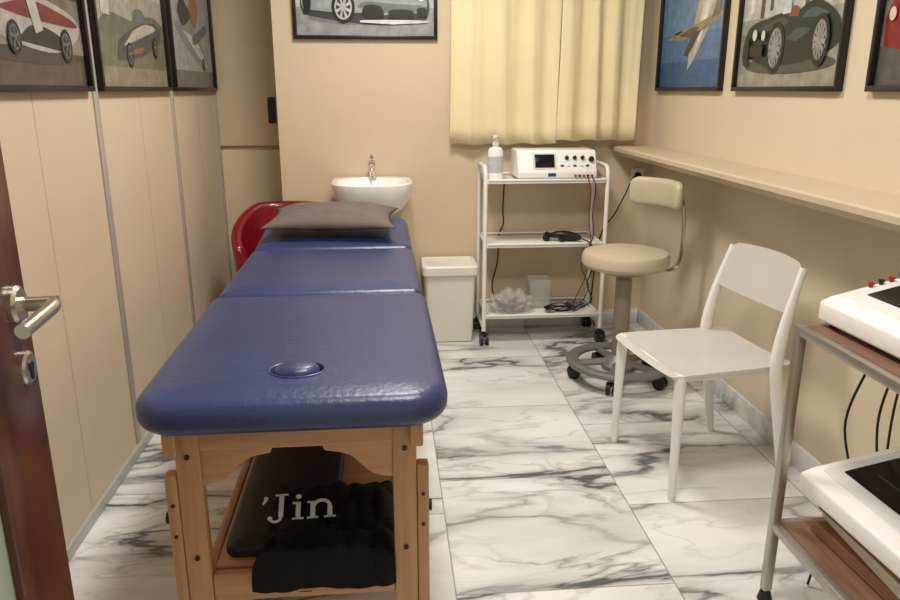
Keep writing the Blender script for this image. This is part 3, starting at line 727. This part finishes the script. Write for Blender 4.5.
tube(b,[(-.2,-.2,.432),(-.2,.2,.432)],.012,0,8); obj('under_frame',b,m_white,ch)
for s in (-1,1):
    b=B(); tube(b,[(-.205,s*.226,0),(-.204,s*.222,.2),(-.202,s*.216,.40),(-.20,s*.212,.452)],[.013,.016,.020,.018],0,12,asp=(1,1),up=(1,0,0)); obj('leg',b,m_white,ch)
    b=B()
    pts=cat([(.225,s*.226,0),(.19,s*.222,.2),(.155,s*.218,.40),(.15,s*.216,.47),(.163,s*.212,.57),(.19,s*.206,.68),(.222,s*.198,.785)],5)
    tube(b,pts,[.013+.008*math.sin(pi*min(1,i/len(pts)*1.15)) for i in range(len(pts))],0,12,asp=(1.15,.8),up=(1,0,0)); obj('leg',b,m_white,ch,label='white rear leg rising into backrest post')
t=bmesh.new(); n1,n2=30,12; V=[]
for i in range(n1+1):
    v=-1+2*i/n1; row=[]
    for j in range(n2+1):
        w=j/n2; zt=.797+.006*(1-v*v); zb=.622+.016*(v*v)
        z=zb+(zt-zb)*w
        hw=.216-.016*((z-.58)/.2)
        xb=.190+(z-.68)*.31
        ex=max(0,abs(v)-.86)/.14
        if w>.7: z-= .030*ex*ex*(w-.7)/.3
        row.append(t.verts.new((xb+.034*(1-v*v)-.012,hw*v,z)))
    V.append(row)
for i in range(n1):
    for j in range(n2): t.faces.new((V[i][j],V[i][j+1],V[i+1][j+1],V[i+1][j]))
bmesh.ops.solidify(t,geom=t.faces[:],thickness=.012); bmesh.ops.recalc_face_normals(t,faces=t.faces)
obj('backrest',t,m_white,ch,ang=1.0)
# ---------------------------------------------------------------- aluminium cart
ct=thing('equipment_cart','aluminium-framed cart with brown laminate shelves','cart',(1.225,1.33,0))
CX,CY=.215,.325
for sx in (-1,1):
    for sy in (-1,1):
        b=B(); bx(b,(sx*CX,sy*CY,.415),(.024,.024,.76),0,.003); obj('leg',b,m_alub,ct)
        b=B(); lathe(b,[(.018,0),(.02,.004),(.016,.02),(.012,.036),(0,.036)],(sx*CX,sy*CY,0),0,16); obj('foot_cap',b,m_rubber,ct)
for z in (.782,.235):
    for sx in (-1,1):
        b=B(); bx(b,(sx*CX,0,z),(.022,2*CY+.02,.024),0,.003); obj('edge_rail',b,m_alub,ct)
    for sy in (-1,1):
        b=B(); bx(b,(0,sy*CY,z),(2*CX,.022,.024),0,.003); obj('edge_rail',b,m_alub,ct)
    b=B(); bx(b,(0,0,z+.006),(2*CX-.02,2*CY-.02,.016),0,.002); obj('shelf',b,m_lam,ct)
console('white therapy console with wide black screen on the cart top',(1.235,1.41,.7965),math.radians(-88),.50,.36,.060,.135,'flat','therapy consoles')
for i,(w,d,h,z,rz,m,lb,nm,cg) in enumerate([(.30,.40,.035,.2495,.04,m_brownp,'brown card folder stack on the lower cart shelf','folder','folder'),(.28,.38,.03,.2855,-.05,m_paper,'stack of white papers under the second console','paper_stack','papers'),(.29,.38,.025,.3165,.02,m_brownp,'kraft folder directly below the second console','folder','folder')]):
    b=B(); bx(b,(0,0,h/2),(w,d,h),0,.003)
    for k in range(3): bx(b,(0,0,h*(.25+.25*k)),(w+.002,d+.002,.0012),0)
    obj(nm,b,m,None,(1.235,1.41,z),(0,0,rz),label=lb,category=cg)
console('white therapy console with black screen on the lower cart shelf',(1.235,1.39,.3425),math.radians(-88),.50,.36,.060,.125,'flat','therapy consoles',False)
for k,(x,y) in enumerate([(1.26,1.70),(1.34,1.71),(1.375,1.73)]):
    cable([(x,y-.04,.84),(x+.0,y+.0,.80),(x-.01,y,.70),(x-.05+.02*k,y+.02,.5),(x-.02,y,.30),(x-.07+.03*k,y+.01,.12),(x-.10,y,.006)],.0035,m_cblk,'black lead hanging behind the cart')
# ---------------------------------------------------------------- open entrance door
dr=thing('entrance_door','open dark wood door with pale panel and lever handle','door',(-.452,.238,0),math.radians(95))
dr['kind']='structure'
b=B(); bx(b,(.72,0,1.03),(.16,.04,2.04),0,.003); bx(b,(.05,0,1.03),(.10,.04,2.04),0,.003); bx(b,(.37,0,.12),(.54,.04,.22),0,.003); bx(b,(.37,0,1.98),(.54,.04,.14),0,.003)
obj('door_leaf',b,m_dwood,dr)
b=B(); bx(b,(.37,0,1.07),(.54,.02,1.68),0,.001); obj('door_panel',b,m_pglass,dr,label='pale green frosted panel')
b=B(); lathe(b,[(0,0),(.026,0),(.026,.006),(.022,.010),(0,.010)],(.755,-.02,1.075),0,32,(pi/2,0,0))
lathe(b,[(0,0),(.010,0),(.010,.045),(0,.045)],(.755,-.03,1.075),0,20,(pi/2,0,0)); obj('handle_rosette',b,m_satin,dr)
b=B(); tube(b,cat([(.757,-.030,1.075),(.757,-.058,1.075),(.750,-.070,1.075),(.73,-.074,1.075),(.68,-.072,1.073),(.645,-.068,1.070)],6),.0095,0,16); obj('lever_handle',b,m_satin,dr,label='satin nickel lever')
b=B(); lathe(b,[(0,0),(.024,0),(.024,.006),(.020,.009),(0,.009)],(.755,-.02,.985),0,32,(pi/2,0,0)); cyl(b,(.755,-.029,.988),(.755,-.031,.988),.007,1,16); bx(b,(.755,-.030,.978),(.006,.002,.016),1); obj('key_escutcheon',b,[m_satin,m_black],dr)
# ---------------------------------------------------------------- lights
def lamp(x,y,e,s=.5):
    th=thing('ceiling_lamp','flat round white ceiling lamp','lamp',(x,y,2.6),0,'ceiling lamps')
    b=B(); lathe(b,[(0,0),(.24,0),(.25,-.01),(.25,-.04),(.235,-.045),(0,-.045)],(0,0,0),0,40); obj('lamp_housing',b,m_lampb,th)
    b=B(); lathe(b,[(0,-.045),(.225,-.045),(.21,-.055),(0,-.058)],(0,0,0),0,40); obj('lamp_diffuser',b,m_lamp,th)
    L=D.lights.new('ceiling_light','AREA'); L.shape='DISK'; L.size=s; L.energy=e; L.color=(1,.95,.875)
    o=D.objects.new('ceiling_light',L); COL.objects.link(o); o.location=(x,y,2.53)
lamp(.30,1.35,32); lamp(.15,3.0,33)
w=D.worlds.new('World'); bpy.context.scene.world=w; w.use_nodes=True
w.node_tree.nodes['Background'].inputs[0].default_value=(1,.95,.88,1); w.node_tree.nodes['Background'].inputs[1].default_value=.7
sc=bpy.context.scene
sc.view_settings.view_transform='Standard'; sc.view_settings.look='None'
cam=D.cameras.new('camera'); co=D.objects.new('camera',cam); COL.objects.link(co)
cam.sensor_width=36; cam.lens=29.6; cam.clip_start=.02
co.location=(0,0,1.35); co.rotation_euler=(math.radians(90-15.84),0,math.radians(-4.9))
sc.camera=co
